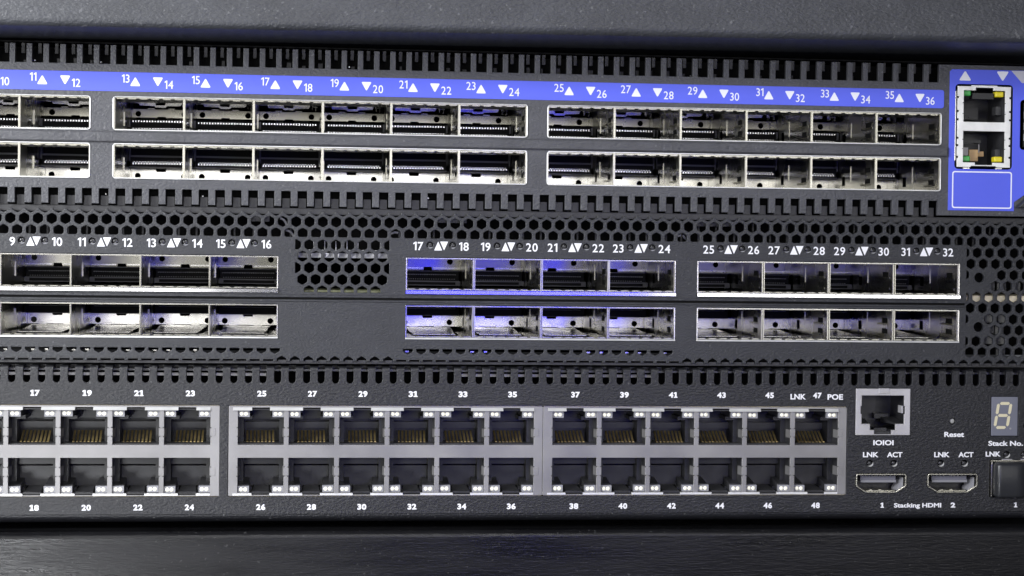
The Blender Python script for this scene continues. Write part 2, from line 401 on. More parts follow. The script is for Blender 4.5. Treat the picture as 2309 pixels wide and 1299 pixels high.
        pb.box(x0+0.8, x1-1.1, 40.9, 41, 4.12, 4.2)
    else:
        o = [(t, 1.6), (w-t, 1.6), (w-t, 4.9), (10.6, 4.9), (10.4, 4.2), (7.7, 4.2), (7.5, 4.9), (t, 4.9)]
        parts.append((plate('clip', o, holes_at(2.85), 0.3, 0.04, 48), 0))
        mb.use(0).hexa([(2.9,14,0.45),(14.9,14,0.45),(15.9,46,1.3),(1.9,46,1.3),(2.9,14,0.62),(14.9,14,0.62),(15.9,46,1.5),(1.9,46,1.5)])
        mb.use(2).box(2.6, 15.2, 10, 13.9, 0.32, 0.36)
        mb.use(2).hexa([(15.4,14,0.33),(16.1,14,0.33),(16.9,44,0.33),(16.1,44,0.33),(15.4,14,0.36),(16.1,14,0.36),(16.9,44,0.36),(16.1,44,0.36)])
        mb.use(0).box(3.5, 6, 47.2, 47.6, 1.5, 1.95); mb.box(11, 13.4, 47.2, 47.6, 1.5, 1.95)
        cb.use(0).box(x0, x1, 40, 47, 5.0, 9.4); cb.use(1).box(x0, x1, 39.8, 40, 5.0, 5.15)
        pb.box(x0+1, x1-1, 39.7, 39.8, 7.2, 7.28)
    tilt = {'Tup': -0.017, 'Tlow': 0.0, 'Mup': -0.014, 'Mlow': 0.0}[kind]
    for p_, k_ in parts:
        for v in p_.vertices: v.co.y += (v.co.z-4*MM)*tilt
    me = join([(mb.mesh('t'), None)]+parts, 'port')
    return me, cb.mesh('connector'), pb.mesh('contact_row')

def make_ports(kind, w, h, parent, cols, z0, names):
    first = None
    for x, lab in cols:
        loc = (x, 0.15, z0)
        if first is None:
            a, b, c_ = sfp_port(kind, w, h)
            first = link('port', a, [steel, steelin, dark, olive], parent, loc)
            link('connector', b, [connm, conng], first, loc)
            link('contact_row', c_, [pinw] if kind[0] == 'T' else [ledh], first, loc)
            o = first
        else:
            o = copy_tree(first, parent, loc)
            for c0 in o.children:
                c0.location.x += random.uniform(-0.12, 0.12)*MM; c0.location.z += random.uniform(-0.1, 0.1)*MM
                c0.rotation_euler.y = math.radians(random.uniform(-0.35, 0.35))
        o['label'] = 'open steel module port %s' % lab if lab else 'open steel module port at the left edge'
def cage_frame(parent, x0, x1, z0, z1, sides=0.5, top=0.5, bot=0.55, r=0.9, y0=-0.3, name='cage_frame', m=None, low=True):
    ri = max(0.0, r-0.45)
    me = plate(name, rrect(x0, x1, z0, z1, r), [rrect(x0+sides, x1-sides, z0+bot, z1-top, ri)], 0.9, 0.14, y0)
    return link(name, me, m or bright, parent)

# ================================================================== TOP SWITCH
T = empty('network_switch', (60, 40, 14), 'topmost switch of the three, with the blue numbered strip and blue side label', 'network switch', 'rack switches stacked in the middle of the photo')
TOPT, BOTT = 57.45, 14.1
# face plate with comb slots along its upper and lower edges
out = []
sl = [-82.44+1.45+4.5*k for k in range(-6, 58)]     # upper slots: left edge
x_lo = [-80.88+4.507*k for k in range(-6, 58)]
out.append((XL, BOTT))
for x in x_lo:
    if x > 177: break
    if x < XL+1: continue
    out += [(x, BOTT), (x, 18.25), (x+2.62, 18.25), (x+2.62, BOTT)]
out += [(XR, BOTT), (XR, TOPT)]
for x in reversed(sl):
    if x > 177 or x < XL+1: continue
    out += [(x+3.0, TOPT), (x+3.0, 52.3), (x, 52.3), (x, TOPT)]
out.append((XL, TOPT))
GT = [(-54.75, 59.68, 6), (65.17, 179.45, 6)]
frames = [(-117.95, -60.7)]+[(a, b) for a, b, _ in GT]
holes = []
for a, b in frames:
    aa = max(a, XL+1)
    for z0, z1 in ((34.1, 43.6), (20.9, 30.6)):
        holes.append(rrect(aa, b, z0, z1, 0.9))
holes.append(rrect(183.3, 200.6, 27.5, 52.0, 1.2)); holes.append(rrect(202.7, 216, 33.3, 47.8, 1))
link('face_plate', plate('face_plate', out, holes, 1.5, 0.1), coatT, T)
# centre rail
mb = MB().box(XL, 181.15, -1.0, -0.02, 31.0, 33.75)
link('centre_rail', mb, coatT, T, bevel=0.3)
# cages
for a, b in frames:
    for z0, z1 in ((34.15, 43.55), (20.95, 30.55)):
        cage_frame(T, max(a, XL+1), b, z0, z1, 0.30, 0.24 if z0 > 30 else 0.10, 0.36)
w1 = (59.68-0.25+54.75-0.25)/6
for row, z0, h, kind in (('upper', 34.3, 9.1, 'Tup'), ('lower', 21.1, 9.3, 'Tlow')):
    cols = []
    for k, n in ((-2, 10), (-1, 12)):
        cols.append((-60.85+(k)*w1+0.0, 'in the %s row under the marks %d and %d' % (row, n-1, n)))
    for k in range(6): cols.append((-54.5+w1*k, 'in the %s row under the marks %d and %d' % (row, 13+2*k, 14+2*k)))
    for k in range(6): cols.append((65.4+w1*k, 'in the %s row under the marks %d and %d' % (row, 25+2*k, 26+2*k)))
    make_ports(kind, w1, h, T, cols, z0, None)
# blue strip
strip = link('blue_strip', plate('blue_strip', rrect(XL+1, 180.0, 44.85, 50.1, 0.7), [], 0.2, 0.04, -0.16), blue, T)
def tri(parent, x0, x1, z0, z1, upw, m, y, r=0.28, name='arrow_mark'):
    cx = (x0+x1)/2
    P = [Vector((x0, z0)), Vector((x1, z0)), Vector((cx, z1))] if upw else [Vector((x0, z1)), Vector((cx, z0)), Vector((x1, z1))]
    poly = []
    for i in range(3):
        p, a, b = P[i], P[i-1], P[(i+1) % 3]
        da, db = (a-p).normalized(), (b-p).normalized()
        s1, s2 = p+da*r*1.6, p+db*r*1.6
        for k in range(4):
            t = k/3; q = s1*(1-t)**2+p*2*t*(1-t)+s2*t*t; poly.append((q.x, q.y))
    mb = MB().prism(poly, y-0.05, y+0.01)
    o = link(name, mb, m, parent); o['label'] = 'white arrow pointing ' + ('up' if upw else 'down')
    return o
ys = -0.16
def tcol(x, n):
    put_text(str(n), T, x+3.3, 47.25, 2.25, inkb, align='r', wide=0.9, bold=0.03, y=ys)
    tri(T, x+3.4, x+6.3, 46.35, 48.92, True, inkb, ys)
    tri(T, x+9.5, x+12.4, 46.3, 48.85, False, inkb, ys)
    put_text(str(n+1), T, x+12.75, 45.8, 2.25, inkb, wide=0.9, bold=0.03, y=ys)
put_text('10', T, -87.0+2.25-0.05, 45.85, 2.25, inkb, wide=0.9, bold=0.03, y=ys)
tcol(-78.55, 11)
for k in range(6): tcol(-53.6+19.03*k, 13+2*k)
for k in range(6): tcol(66.4+19.1*k, 25+2*k)
# inner lid with its own teeth, seen through the slots
mb = MB()
for x in sl:
    if XL+3 < x < 177: mb.use(0).box(x+1.5-0.45, x+1.5+0.45, 4.2, 5.0, 55.2, 57.9)
mb.use(1).box(XL, XR, 8, 9, 50, 57.3)
mb.use(1).box(XL, XR, 2.2, 250, 58.0, 58.4)
mb.use(0)
for x in sl:
    if XL+3 < x < 177 and random.random() < 0.5:
        mb.box(x+1.0+random.random()*0.5, x+1.6+random.random(), 7.0, 7.6, 53.0, 53.6+random.random())
link('top_lid', mb, [lid, dark], T)
mb = MB()
for x in x_lo:
    if XL+3 < x < 178: mb.box(x+0.25, x+2.3, 2.4, 3.2, 13.7, 16.3)
mb.use(1).box(XL, XR, 9, 10, 13.0, 20.5).use(0)
mb.use(0).box(XL, XR, 2.4, 250, 13.0, 13.6)
link('bottom_lid', mb, [lid, dark], T)
mb = MB()
mb.box(XL, XR, 60, 61, 13, 58); mb.box(XL-1, XL, 1.6, 60, 13, 58); mb.box(XR, XR+1, 1.6, 60, 13, 58)
mb.box(XL, XR, 1.7, 60, 46.2, 46.5) if False else None
link('chassis', mb, dark, T)
# small bright boxes put in as glints behind the slots
mb = MB()
for x, z in ((-58.6, 52.9), (-76.4, 53.0), (9.5, 53.1), (106.5, 52.6), (-57.0, 16.6), (-30.6, 16.4), (32.0, 16.8)):
    mb.box(x, x+0.35, 3.4, 4.2, z, z+0.35)
link('slot_glint', mb, bright, T)
# blue side label, its marks and ports
bl = [(181.65, 15.6), (201.3, 15.6), (201.3, 18.2), (204.2, 20.2), (XR-2, 20.2), (XR-2, 56.15), (182.3, 56.15), (181.65, 55.5)]
side = link('side_label', plate('side_label', bl, [rrect(183.35, 200.55, 27.55, 51.95, 1.1), rrect(202.75, 215, 33.35, 47.75, 1)], 0.25, 0.05, -0.2), blue, T)
ys = -0.2
tri(side, 184.3, 188.0, 52.95, 55.85, True, inkb, ys, 0.35); tri(side, 195.45, 199.2, 52.9, 55.8, False, inkb, ys, 0.35)
link('silver_corner', MB().prism([(203.1, 52.6), (XR-2.2, 52.6), (XR-2.2, 56.05), (199.9, 56.05)], ys-0.05, ys+0.01), silver, side)
link('outline_mark', plate('outline_mark', rrect(182.75, 200.55, 16.25, 26.9, 0.7), [rrect(183.1, 200.2, 16.6, 26.55, 0.5)], 0.06, 0.01, ys-0.05), inkb, side, label='thin white rounded outline box')
# double management port block
mb = MB()
def edge(xa, zs, into):
    return zs
o_ = []
X0, X1, Z0, Z1 = 184.1, 200.0, 28.1, 51.4
def side_notches(x, zs, d, desc):
    pts = []
    for z in (sorted(zs, reverse=desc)):
        e = 0.28
        a, b = (z+e, z-e) if desc else (z-e, z+e)
        pts += [(x, a), (x+d, a), (x+d, b), (x, b)]
    return pts
nz = [31.0, 34.4, 36.5, 41.8, 44.2, 48.2]
outline = [(X0, Z0), (X0+4, Z0), (X0+4.4, Z0+.35), (X1-4.4, Z0+.35), (X1-4, Z0), (X1, Z0)]+side_notches(X1, nz, -0.45, False)+[(X1, Z1), (X1-4, Z1), (X1-4.2, Z1+.3), (X0+4.2, Z1+.3), (X0+4, Z1), (X0, Z1)]+side_notches(X0, nz, 0.45, True)
def jack_open(x0, x1, z0, z1, nw, nh, notch_top, zt):
    """RJ opening: rectangle with a centre latch notch and slits at the spring tabs"""
    cx = (x0+x1)/2; P = [(x0, z0)]
    if not notch_top: P += [(cx-nw/2, z0), (cx-nw/2, z0-nh), (cx+nw/2, z0-nh), (cx+nw/2, z0)]
    P += [(x1, z0)]
    for z in zt: P += [(x1, z-.1), (x1+.3, z-.1), (x1+.3, z+.1), (x1, z+.1)]
    P += [(x1, z1)]
    if notch_top: P += [(cx+nw/2, z1), (cx+nw/2, z1+nh), (cx-nw/2, z1+nh), (cx-nw/2, z1)]
    P += [(x0, z1)]
    for z in reversed(zt): P += [(x0, z+.1), (x0-.3, z+.1), (x0-.3, z-.1), (x0, z-.1)]
    return P
ho = [jack_open(185.95, 198.3, 41.15, 50.2, 5.2, 0.8, True, (43.5, 46.6)), jack_open(185.95, 198.3, 29.5, 38.5, 5.2, 0.7, False, (33.4, 36.1))]
mg = link('management_port', plate('management_port', outline, ho, 0.5, 0.08, 0.0), bright, T, label='pair of small network sockets, one above the other, in the blue label')
mb = MB().use(1)
for z0, z1 in ((41.0, 51.2), (28.6, 38.6)):
    mb.use(1).box(185.6, 186.0, 0.5, 14, z0, z1); mb.box(198.3, 198.7, 0.5, 14, z0, z1)
    mb.use(0).box(185.6, 198.7, 14, 14.5, z0, z1); mb.box(186, 198.3, 0.5, 14, z0-.3, z0); mb.box(186, 198.3, 0.5, 14, z1, z1+.3)
    mb.use(0).box(186, 193.5, 9, 14, z0+1.5, z0+5.0)
    mb.use(1).box(196.6, 198.2, 3, 6, z0+2.5, z0+4.9)
mb.use(0).box(189.0, 195.3, 1.5, 4.0, 47.9, 49.6); mb.box(187, 193, 5, 9, 35.4, 36.3); mb.use(1).box(186.2, 190.5, 4.6, 4.8, 35.1, 35.3)
for k in range(4): mb.use(1).box(187.0+k*1.2, 187.3+k*1.2, 8.6, 9, 43.0, 43.4)
link('socket_interior', mb, [plastic, plasticg], mg)
for (x, z, m_, lb) in ((185.95, 48.7, green, 'green'), (195.7, 48.5, yellow, 'yellow'), (185.95, 29.75, green, 'green'), (195.6, 29.7, yellow, 'yellow')):
    b_ = MB().box(x, x+2.5, 0.9, 3.5, z, z+1.65)
    o = link('status_light', b_, m_, mg, bevel=0.35, label='%s light in the corner of the small socket' % lb)
b_ = MB().use(0).box(189.0, 191.7, 3.5, 6.5, 30.0, 33.4).box(191.7, 194.0, 5, 7, 31.5, 33.0)
link('component', b_, tan, mg, bevel=0.15, label='tan component inside the lower small socket')
link('spring_contact', MB().box(186.3, 188.4, 2.6, 4.0, 31.6, 33.9).box(191.7, 191.95, 3.2, 3.6, 32.5, 35.0), shell, mg)
mb = MB().box(186.0, 187.9, 0, 1, 27.62, 27.95).box(195.6, 197.6, 0, 1, 27.62, 27.95)
mb.box(183.6, 183.95, 0.8, 1.2, 30, 50); link('shield_tab', mb, steel, mg)
# socket cut by the right edge of the photograph
mb = MB().use(0).box(204.0, 214, 0.3, 0.9, 34.2, 46.9)
mb.use(1)
for z in (36.0, 39.2, 42.4): mb.box(204.0, 204.6, -0.1, 0.3, z, z+2.0)
link('side_socket', mb, [plastic, shellw], T, label='socket cut off by the right edge of the photo')
mb = MB().hexa([(201.5, -3, 16.6), (212, -3, 16.6), (212, 0, 16.6), (201.5, 0, 16.6), (204.2, -3, 19.2), (212, -3, 19.2), (212, 0, 19.2), (204.2, 0, 19.2)])
link('latch_handle', mb, lid, T, bevel=0.3)

# ================================================================== MIDDLE SWITCH
M = empty('network_switch', (60, 40, -29.4), 'middle switch of the three, with honeycomb vents around its ports', 'network switch', 'rack switches stacked in the middle of the photo')
P = 3.685; ZR = 9.82; DZ = 3.19; RH = 1.50
def hexp(x, z, clip=None):
    pts = []
    for k in range(6):
        a = math.radians(90+60*k)
        # slightly rounded corners: two points per corner
        for d in (-7, 7):
            aa = math.radians(90+60*k+d); pts.append((x+RH*0.97*math.cos(aa), z+RH*0.97*math.sin(aa)))
    if clip:
        xa, xb, za, zb = clip
        for axis, lim, keep_gt in ((0, xa, True), (0, xb, False), (1, za, True), (1, zb, False)):
            res = []
            for i in range(len(pts)):
                p, q = pts[i], pts[(i+1) % len(pts)]
                ip = (p[axis] >= lim) if keep_gt else (p[axis] <= lim); iq = (q[axis] >= lim) if keep_gt else (q[axis] <= lim)
                if ip: res.append(p)
                if ip != iq:
                    t = (lim-p[axis])/(q[axis]-p[axis]); res.append((p[0]+t*(q[0]-p[0]), p[1]+t*(q[1]-p[1])))
            pts = res
            if len(pts) < 3: return None
        xs = [p[0] for p in pts]; zs = [p[1] for p in pts]
        if max(xs)-min(xs) < 0.5 or max(zs)-min(zs) < 0.45: return None
    return pts
def hx(k, n): return -81.95+P*n+(P/2 if k % 2 else 0)
def hz(k): return ZR-DZ*k
TOPM, BOTM = 12.6, -28.9
holes = []; top = []; bot = []
for n in range(-9, 86):
    for k in (0, 1):
        x = hx(k, n)
        if XL+3 < x < XR-3:
            if k == 1 and random.random() < 0: continue
            h_ = hexp(x, hz(k), (-999, 999, 5.62 if x < 187 else -99, 99))
            if h_: holes.append(h_)
GAP = (-4.75, 21.3)
for k in range(2, 7):
    for n in range(18, 32):
        x = hx(k, n)
        if GAP[0]-1.2 < x < GAP[1]+1.2:
            if k in (3, 5) and not (GAP[0]+1.0 < x < GAP[1]-1.0): continue
            if k == 6 and not (-2 < x < 18.4): continue
            h_ = hexp(x, hz(k), (GAP[0], GAP[1], -9.65 if k == 6 else -99, 99))
            if h_: holes.append(h_)
skip = {(4, 190.9), (5, 189.2), (5, 192.9), (8, 190.9), (8, 194.6), (9, 189.2)}
for k in range(2, 12):
    for n in range(72, 86):
        x = hx(k, n)
        if x < 186.6 or x > XR-3: continue
        if k in (3, 5, 7, 9, 11) and x < 188.2: continue
        bad = False
        for sk, sx in ((4, 191.0), (4, 194.7), (5, 189.3), (5, 193.0), (8, 191.0), (9, 189.3), (9, 193.0)):
            if k == sk and abs(x-sx) < 1.2: bad = True
        if bad: continue
        h_ = hexp(x, hz(k), (187.55, 999, -99, 99))
        if h_: holes.append(h_)
for n in range(-9, 86):
    x = hx(11, n)
    if (XL+3 < x < -8.5) or (25.2 < x < 102.3):
        h_ = hexp(x, hz(11)-0.0, (-999, 999, -99, -25.35))
        if h_: holes.append(h_)
for z in (-3.68, -17.95): holes.append([(191.3+1.5*math.cos(a*math.pi/8), z+1.5*math.sin(a*math.pi/8)) for a in range(16)])
# outline with half-open cells along the top edge and along the bottom edge
outl = [(XL, BOTM)]
for n in range(-8, 85):
    x = hx(12, n); z = hz(12)
    if not (XL+3 < x < XR-3): continue
    if -9.5 < x < 24 or x > 103.3:
        outl += [(x-1.3, BOTM), (x-1.3, z+0.25), (x, z+1.05), (x+1.3, z+0.25), (x+1.3, BOTM)]
    else:
        outl += [(x-1.35, BOTM), (x-1.35, z+0.15), (x+1.35, z+0.15), (x+1.35, BOTM)]
outl += [(XR, BOTM), (XR, TOPM)]
for n in range(84, -9, -1):
    x = hx(1, n); z = hz(-1)
    if not (XL+3 < x < XR-3): continue
    outl += [(x+1.5, TOPM), (x+1.38, z-0.85), (x+0.65, z-1.35), (x, z-1.6), (x-0.65, z-1.35), (x-1.38, z-0.85), (x-1.5, TOPM)]
outl.append((XL, TOPM))
GM = [(-103.4-0, -9.4, 5), (25.93, 102.35, 4), (108.55, 185.5, 4)]
for a, b, _ in GM:
    holes.append(rrect(a, b, -9.75, 0.3, 0.3)); holes.append(rrect(a, b, -22.6, -13.0, 0.3))
leds = []
colsM = []
for k in range(4): d = 18.92*k; colsM.append((-80.66+d, -78.95+d, -77.67+d, -73.85+d, -72.75+d, -70.83+d, 9+2*k))
for k in range(4): d = 18.88*k; colsM.append((30.68+d, 32.6+d, 33.77+d, 37.62+d, 38.95+d, 40.69+d, 17+2*k))
for k in range(4): d = 19.09*k; colsM.append((113.34+d, 115.3+d, 116.3+d, 120.2+d, 121.55+d, 123.16+d, 25+2*k))
for c_ in colsM:
    for x in (c_[1], c_[4]):
        leds.append(x); holes.append([(x+0.95*math.cos(a*math.pi/10), 3.75+0.95*math.sin(a*math.pi/10)) for a in range(20)])
link('face_plate', plate('face_plate', outl, holes, 1.2, 0.13), coatM, M)
# the seam between the two port rows
mb = MB().box(XL, 187.1, -0.45, -0.01, -11.15, -10.45); mb.box(XL, 187.1, -0.3, -0.01, -12.35, -11.75)
link('centre_rail', mb, coatM, M, bevel=0.15)
mb = MB().box(XL, 187.1, -0.05, -0.01, -11.72, -11.18); link('seam', mb, dark, M)
# cages
for a, b, n in GM:
    w2 = (b-a)/n
    # upper row: thin frame with deep slanted sill
    link('cage_frame', plate('cage_frame', rrect(a, b, -8.9, 0.2, 0.2), [rrect(a+.28, b-.3, -8.6, -0.02, 0)], 0.8, 0.06, -0.15), steel, M)
    mb = MB().profx([(0.4, -9.95), (-0.8, -9.85), (-0.8, -8.95), (-0.3, -8.72), (1.5, -8.7)], a, b)
    sill = link('cage_sill', mb, sillm, M)
    link('cage_frame', plate('cage_frame', rrect(a, b, -22.55, -13.1, 0.2), [rrect(a+.28, b-.3, -22.05, -13.3, 0)], 0.8, 0.06, -0.15), steel, M)
    link('cage_sill', MB().profx([(0.3, -22.62), (-0.4, -22.55), (-0.45, -22.2), (0.2, -22.0)], a, b), bright, M)
wA = 18.8; wB = 19.1
for row, z0, h, kind in (('upper', -8.95, 9.1, 'Mup'), ('lower', -22.3, 9.1, 'Mlow')):
    cols = []
    for k in range(-1, 4): cols.append((-9.5-wA*(4-k), None if k < 0 else 'in the %s row under the marks %d and %d' % (row, 9+2*k, 10+2*k)))
    for k in range(4): cols.append((26.0+wB*k, 'in the %s row under the marks %d and %d' % (row, 17+2*k, 18+2*k)))
    for k in range(4): cols.append((108.7+19.2*k, 'in the %s row under the marks %d and %d' % (row, 25+2*k, 26+2*k)))
    make_ports(kind, 19.0, h, M, cols[1:], z0, None)
for n1r, l1, ta, tb, l2, n2l, n in colsM:
    put_text(str(n), M, n1r, 2.3, 2.35, ink, align='r', wide=1.0, bold=0.12)
    put_text(str(n+1), M, n2l, 2.3, 2.35, ink, wide=1.0, bold=0.12)
    tm = (ta+tb)/2
    tri(M, ta, tm+0.28, 2.3, 4.78, True, ink, 0, 0.08); tri(M, tm-0.28, tb, 2.3, 4.78, False, ink, 0, 0.08)
lb = MB().use(0).disc(0, 0, 0.85, 0.8, 1.1, 20, dome=0.3).use(1).crescent(0, 0, 0.93, -155, -25, 0.34, 0.2, 0.42)  # pale crescent stands in for light caught on the recess's lower wall
lme = None
for x in leds:
    if lme is None: o = link('indicator_light', lb, [lensg, ledh], M, (x, 0, 3.75)); lme = o.data
    else: o = link('indicator_light', lme, [lensg], M, (x, 0, 3.75))
# what shows behind the honeycomb
mb = MB()
mb.use(0).box(XL, XR, 1.9, 30, 12.9, 13.3); mb.box(XL, XR, 2.0, 2.6, 11.9, 13.2)
mb.use(1).box(XL, XR, 60, 61, -29, 13); mb.box(XL, 187, 12, 13, 0.5, 12.8)
mb.use(0)
for i in range(60):                               # faint heat-sink fins behind the second vent row
    x = XL+8+i*5.1+random.random()*0.8
    if -6 < x < 22: continue
    mb.box(x, x+0.5, 8, 8.8, 4.5, 8.2 if x < 110 else 12)
link('top_lid', mb, [lid, dark], M)
# lower return edge of the lid: lit lips under the port groups
mb = MB()
for n in range(-8, 85):
    x = hx(12, n)
    if not (XL+3 < x < XR-3): continue
    if -9.5 < x < 24 or x > 103.3: mb.box(x-0.9, x+1.2, 0.9, 1.6, -29.3, -28.55)
    else: mb.box(x-1.45, x+1.45, -0.12, 0.7, -28.33, -28.1)
mb.box(XL, XR, 1.2, 4, -29.6, -28.9)
link('bottom_lip', mb, lid, M)
mb = MB()
for n in range(-8, 50):
    x = hx(11, n)
    if ((XL+3 < x < -8.5) or (25.2 < x < 102.3)) and (n % 3 != 0) and random.random() < 0.62:
        mb.box(x-0.6+random.random()*0.2, x+0.45, 4.5, 5.2, -26.45, -25.95-random.random()*0.2)
link('board_component', mb, steel, M)
# loops of thin cable behind the vent and a metal bar
mb = MB()
for k in range(22):                                # crumpled bright strip: facets turned different ways
    xa = -5+k*1.23; a_, b_, c_ = [random.uniform(-0.5, 0.5) for _ in range(3)]
    mb.hexa([(xa,5+a_,-0.1),(xa+1.23,5+b_,-0.1),(xa+1.23,6.5,-0.1),(xa,6.5,-0.1),(xa,5+c_,1.0+random.random()*0.4),(xa+1.23,5-b_,1.0+random.random()*0.4),(xa+1.23,6.5,1.2),(xa,6.5,1.2)])

for k in range(8): mb.box(-2.9+k*3.1, -2.75+k*3.1, 4, 4.3, 2.2, 4.6)
mb.box(-5.5, 22, 4, 4.4, 1.95, 2.12)
link('metal_bar', mb, mat('brushed_aluminium', (0.62, 0.62, 0.66), 0.45, 0.25, 0.05, 300), M)
link('circuit_board', MB().box(-5, 20, 4, 30, -9.75, -9.15), pcby, M, label='yellowish edge of a circuit board showing under the centre vent')
link('circuit_board', MB().box(186.9, 222, 2.2, 30, -10.9, -8.9), pcb, M, label='cream edge of a circuit board behind the right vent')
link('vent_screw', MB().disc(191.3, -3.68, 1.9, 3.5, 6), dark, M); link('vent_screw', MB().disc(191.3, -17.95, 1.9, 3.5, 6), dark, M)
for z in (-3.68, -17.95): link('screw_rim', MB().ring(191.3, z, 1.45, 1.8, -0.08, 0.3), coatM, M)  # raised rim around each screw hole, in the panel's own coat
def arc_tube(mb, cx, cz, r, a0, a1, y, rad=0.28):
    n = 10
    for i in range(n):
        t0, t1 = [math.radians(a0+(a1-a0)*j/n) for j in (i, i+1)]
        p, q = (cx+r*math.cos(t0), cz+r*math.sin(t0)), (cx+r*math.cos(t1), cz+r*math.sin(t1))
        nx, nz = math.cos((t0+t1)/2)*rad, math.sin((t0+t1)/2)*rad
        mb.prism([(p[0]-nx, p[1]-nz), (p[0]+nx, p[1]+nz), (q[0]+nx, q[1]+nz), (q[0]-nx, q[1]-nz)], y, y+0.3)
wirem = mat('grey_wire', (0.16, 0.16, 0.18), 0.35)
for cx, cz, a0, a1 in ((-9.5, 8.6, -10, 80), (-7.5, 5.2, 0, 90), (23.0, 5.0, 70, 150), (104.3, 5.2, 90, 180), (107, 8.2, 200, 270)):
    mb = MB(); arc_tube(mb, cx, cz, 2.2, a0, a1, 2.6); link('wire', mb, wirem, M)
mb = MB()
for i in range(9):
    mb.box(-6+0*i, -5.9, 2, 2.1, -20, -19.9)
for xa, xb, za in ((-17, -12, 9.8), (34, 43, 10.1), (108.5, 119, 10.1)): link('bracket', MB().box(xa, xb, 3, 3.6, za, 11.4), lid, M)
mb = MB()
for x, z in ((196.5, -6.2), (200, -6.4), (204.3, -6.3), (196.4, -15.5), (200.3, -15.6), (196.5, -18.6), (199.5, -18.9), (196.2, -21.8), (199.8, -21.8), (200, -25)):
    mb.box(x-1.3, x+1.3, 5, 6, z-1.3, z+1.3)
link('inner_bracket', mb, mat('dim_bracket_metal', (0.10, 0.10, 0.10), 0.35, 0.4), M)

# ================================================================== BOTTOM SWITCH
B = empty('network_switch', (60, 40, -74.2), 'lowest switch of the three, with two rows of square ethernet sockets', 'network switch', 'rack switches stacked in the middle of the photo')
PU = 4.003
us = [-81.33+PU*k for k in range(-7, 78)]
ZT = -31.1
out = [(XL, -71.4), (XR, -71.4), (XR, ZT)]
for x in reversed(us):
    if not (XL+2 < x < XR-2): continue
    r = 0.95
    out += [(x+r, ZT)]+[(x+r*math.cos(math.radians(a)), -34.1+r*math.sin(math.radians(a))) for a in (0, -30, -60, -90, -120, -150, -180)]+[(x-r, ZT)]
out.append((XL, ZT))
blocks = [(-112.4+2.2, -25.05), (-22.6, 64.93), (65.02, 152.7)]
holes = [rrect(max(XL+1, -112), -25.0, -66.45, -41.15, 0.5), rrect(-22.7, 152.8, -66.45, -41.15, 0.5)]
holes += [rrect(155.15, 171.4, -49.3, -35.75, 0.3), rrect(195.45, 203.65, -49.5, -38.0, 0.2)]
def hdmi_poly(x0, g=0.0):
    x1 = x0+14.95
    return [(x0+3.0-g*.4, -65.85-g), (x1-3.0+g*.4, -65.85-g), (x1-0.2+g, -64.1-g*.4), (x1+g, -63.6), (x1+g, -60.8), (x1-0.5, -60.3+g), (x0+0.5, -60.3+g), (x0-g, -60.8), (x0-g, -63.6), (x0+0.2-g, -64.1-g*.4)]
holes += [hdmi_poly(155.55, 0.05), hdmi_poly(176.7, 0.05)]
bl_ = [(159.75, -57.4), (166.82, -57.4), (180.75, -57.4), (187.78, -57.4), (200.38, -54.9), (205.6, -54.9)]
for x, z in bl_: holes.append([(x+1.0*math.cos(a*math.pi/10), z+1.0*math.sin(a*math.pi/10)) for a in range(20)])
holes.append([(184.05+0.85*math.cos(a*math.pi/10), -45.2+0.95*math.sin(a*math.pi/10)) for a in range(20)])
holes.append([(206.2+1.0*math.cos(a*math.pi/10), -46.6+1.0*math.sin(a*math.pi/10)) for a in range(20)])
holes.append(rrect(195.3, 212, -67.2, -56.4, 0.5))
link('face_plate', plate('face_plate', out, holes, 1.2, 0.12), coatB, B)
# rounded bottom edge
mb = MB(); prof = [(0, -71.4)]
for k in range(1, 8):
    a = math.pi/2*k/7; prof.append((3.0-3.0*math.cos(a), -71.4-2.3*math.sin(a)))
mb.profx(prof[::-1], XL, XR, False); mb.box(XL, XR, 3.0, 200, -73.7, -71.5)
link('bottom_edge', mb, coatB, B)
# rounded top edge cut into fingers
mb = MB(); prof = [(0, -31.25)]
for k in range(1, 6):
    a = math.pi/2*k/5; prof.append((0.9-0.9*math.cos(a), -31.1+0.75*math.sin(a)))
prof.append((5.5, -30.35))
prev = XL
for x in us:
    if not (XL+2 < x < XR-2): continue
    mb.profx(prof[::-1], prev, x-0.95, True) if False else mb.profx(prof, prev, x-0.95, True)
    mb.use(0).box(prev, x-0.95, 1.0, 5.5, -31.2, -30.6)
    prev = x+0.95
mb.profx(prof, prev, XR, True); mb.box(XL, XR, 5.5, 200, -31.2, -30.36)
link('top_lid', mb, coatB, B)
mb = MB()
for a, b in ((XL, -12.6), (40.6, 98.5)):
    mb.box(a, b, 6, 6.6, -33.35, -32.55)
link('metal_bar', mb, shellw, B)
mb = MB().box(XL, XR, 4.6, 5.4, -31.9, -31.3)
link('lid_flange', mb, ledh, B)
mb = MB().box(XL, XR, 60, 61, -73, -31); mb.box(XL, XR, 14, 15, -41, -31.4)
link('chassis', mb, dark, B)

